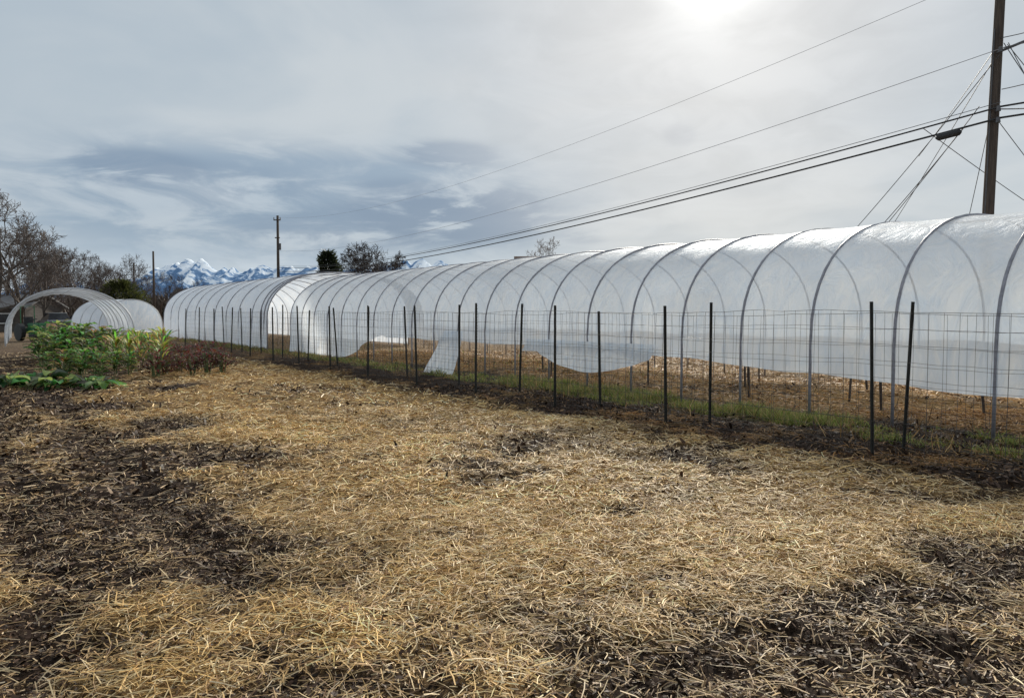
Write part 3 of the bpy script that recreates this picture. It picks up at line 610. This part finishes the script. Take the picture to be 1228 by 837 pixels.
for px,py in ((205,440),(214,447),(222,436),(230,449),(238,441),(248,448),(258,441),(266,447),(212,432),(197,450),(240,433),(254,434),(186,452),(224,444)): pl(brn,px,py,1.05,'reddish-brown withered plant at the end of bed','plant','withered_plant','withered reddish plants')
# ---------------------------------------------------------------- world, sun, camera
SAZ=math.radians(14.9); SEL=math.radians(23.6)
sd=Vector((math.sin(SAZ)*math.cos(SEL),math.cos(SAZ)*math.cos(SEL),math.sin(SEL)))
w=bpy.data.worlds.new('World'); scene.world=w; w.use_nodes=True; nt=w.node_tree; N=nt.nodes; L=nt.links
bg=N['Background']; bg.inputs['Strength'].default_value=.1
sky=N.new('ShaderNodeTexSky'); sky.sky_type='NISHITA'; sky.sun_disc=False; sky.sun_elevation=SEL; sky.sun_rotation=SAZ
tc=N.new('ShaderNodeTexCoord'); nrm=N.new('ShaderNodeVectorMath'); nrm.operation='NORMALIZE'; L.new(tc.outputs['Generated'],nrm.inputs[0])
sx=N.new('ShaderNodeSeparateXYZ'); L.new(nrm.outputs[0],sx.inputs[0])
def math_(op,a,b=None,c=None,clamp=False):
    m=N.new('ShaderNodeMath'); m.operation=op; m.use_clamp=clamp
    for i,v in enumerate((a,b,c)):
        if v is None: continue
        if isinstance(v,(int,float)): m.inputs[i].default_value=v
        else: L.new(v,m.inputs[i])
    return m.outputs[0]
zz=math_('ADD',math_('ABSOLUTE',sx.outputs[2]),.20)
cx=math_('DIVIDE',sx.outputs[0],zz); cy=math_('DIVIDE',sx.outputs[1],zz)
cb=N.new('ShaderNodeCombineXYZ'); L.new(cx,cb.inputs[0]); L.new(cy,cb.inputs[1])
def wn(scale,det,off,dist=.6,ro=.55,stre=(1,1,1),src=None):
    mp=N.new('ShaderNodeMapping'); mp.inputs['Location'].default_value=off; mp.inputs['Scale'].default_value=stre; L.new(src or cb.outputs[0],mp.inputs['Vector'])
    n=N.new('ShaderNodeTexNoise'); n.inputs['Scale'].default_value=scale; n.inputs['Detail'].default_value=det; n.inputs['Distortion'].default_value=dist; n.inputs['Roughness'].default_value=ro
    L.new(mp.outputs[0],n.inputs['Vector']); return n.outputs['Fac']
def dot_to(v):
    d=N.new('ShaderNodeVectorMath'); d.operation='DOT_PRODUCT'; L.new(nrm.outputs[0],d.inputs[0]); d.inputs[1].default_value=v; return d.outputs['Value']
def blob(v,rx,rz):
    """soft elliptical mask, rx wide and rz high (radians), around a sky direction"""
    s_=N.new('ShaderNodeVectorMath'); s_.operation='SUBTRACT'; L.new(nrm.outputs[0],s_.inputs[0]); s_.inputs[1].default_value=v
    k=N.new('ShaderNodeVectorMath'); k.operation='MULTIPLY'; L.new(s_.outputs[0],k.inputs[0]); k.inputs[1].default_value=(1/rx,1/rx,1/rz)
    l_=N.new('ShaderNodeVectorMath'); l_.operation='LENGTH'; L.new(k.outputs[0],l_.inputs[0]); return mrange(l_.outputs['Value'],1.0,0.0)
def mrange(v,a,b_,c=0,d=1,smooth=True):
    m=N.new('ShaderNodeMapRange'); m.interpolation_type='SMOOTHSTEP' if smooth else 'LINEAR'
    for i,x in enumerate((a,b_,c,d)): m.inputs[i+1].default_value=x
    L.new(v,m.inputs[0]); return m.outputs[0]
def wmix(f,a,b_,bt='MIX'):
    m=N.new('ShaderNodeMix'); m.data_type='RGBA'; m.blend_type=bt
    for i,v in ((0,f),(6,a),(7,b_)):
        if isinstance(v,(int,float)): m.inputs[i].default_value=v
        elif isinstance(v,tuple): m.inputs[i].default_value=(*v,1)
        else: L.new(v,m.inputs[i])
    return m.outputs[2]
n1=wn(1.4,5,(3,1,0),.6,.5); n2=wn(4.0,5,(7,4,2),.7,.55); n3=wn(1.0,6,(1,9,4),.6,.6,(7,7,26),nrm.outputs[0])
def pd(px,py): return tuple((P(px,py,1)-Vector((0,0,CH))).normalized())
lightc=(.58,.63,.665); midc=(.455,.53,.595); darkc=(.265,.365,.48)
base=wmix(mrange(n1,.33,.66),midc,lightc)
bank=math_('MULTIPLY',blob(pd(370,245),.62,.17),mrange(sx.outputs[2],.27,.16))
f1=math_('MULTIPLY',mrange(bank,0,.7),mrange(n3,.36,.62,.45,1.0)); base=wmix(math_('MULTIPLY',f1,.85),base,darkc)
base=wmix(math_('MULTIPLY',mrange(n3,.55,.36),math_('MULTIPLY',bank,.35)),base,(.60,.67,.74))
for px,py,rx,rz,st in ((545,262,.14,.035,.9),(590,246,.07,.022,.6),(540,188,.07,.016,.6),(172,203,.08,.020,.6),(420,275,.15,.03,.55),(250,225,.14,.03,.35),(812,166,.022,.012,.5),(700,284,.035,.010,.4),(480,236,.08,.02,.5)):
    mk=math_('MULTIPLY',blob(pd(px,py),rx*1.5,rz*1.7),mrange(math_('ADD',math_('MULTIPLY',n2,.4),math_('MULTIPLY',n3,.6)),.36,.56)); base=wmix(math_('MULTIPLY',mrange(mk,0,.6),st),base,(.215,.295,.405))
low_=math_('MULTIPLY',mrange(sx.outputs[2],.10,.03),mrange(n2,.3,.6,.3,.85)); base=wmix(low_,base,(.57,.66,.75))
sdv=math_('MAXIMUM',dot_to(tuple(sd)),0.0)
g1=mrange(sdv,.90,1.0)
tex=mrange(n2,.25,.75,.84,1.0)
base=wmix(math_('MULTIPLY',g1,.7),base,wmix(1.0,(.75,.76,.77),tex,'MULTIPLY')) 
glow=math_('ADD',math_('MULTIPLY',math_('POWER',sdv,120.0),.15),math_('MULTIPLY',math_('POWER',sdv,900.0),.6))
glow=math_('MULTIPLY',glow,mrange(n2,.3,.7,.85,1.1))
gl=N.new('ShaderNodeCombineColor'); L.new(glow,gl.inputs[0]); L.new(math_('MULTIPLY',glow,.98),gl.inputs[1]); L.new(math_('MULTIPLY',glow,.93),gl.inputs[2])
base=wmix(1.0,base,gl.outputs[0],'ADD')
x10=wmix(1.0,base,(10,10,10),'MULTIPLY')
fin=wmix(.95,sky.outputs[0],x10); L.new(fin,bg.inputs['Color'])
ld=bpy.data.lights.new('sun','SUN'); ld.energy=5.0; ld.angle=math.radians(9); ld.color=(1,.93,.80)
lo=link(bpy.data.objects.new('sun',ld)); lo.rotation_euler=(-sd).to_track_quat('-Z','Y').to_euler(); lo.location=(0,0,30)
cd=bpy.data.cameras.new('camera'); cd.sensor_width=36; cd.lens=36*F/1228; cd.clip_end=30000; cd.clip_start=.05
co=link(bpy.data.objects.new('camera',cd)); co.location=(0,0,CH); co.rotation_euler=(math.radians(90-2.86),0,0); scene.camera=co
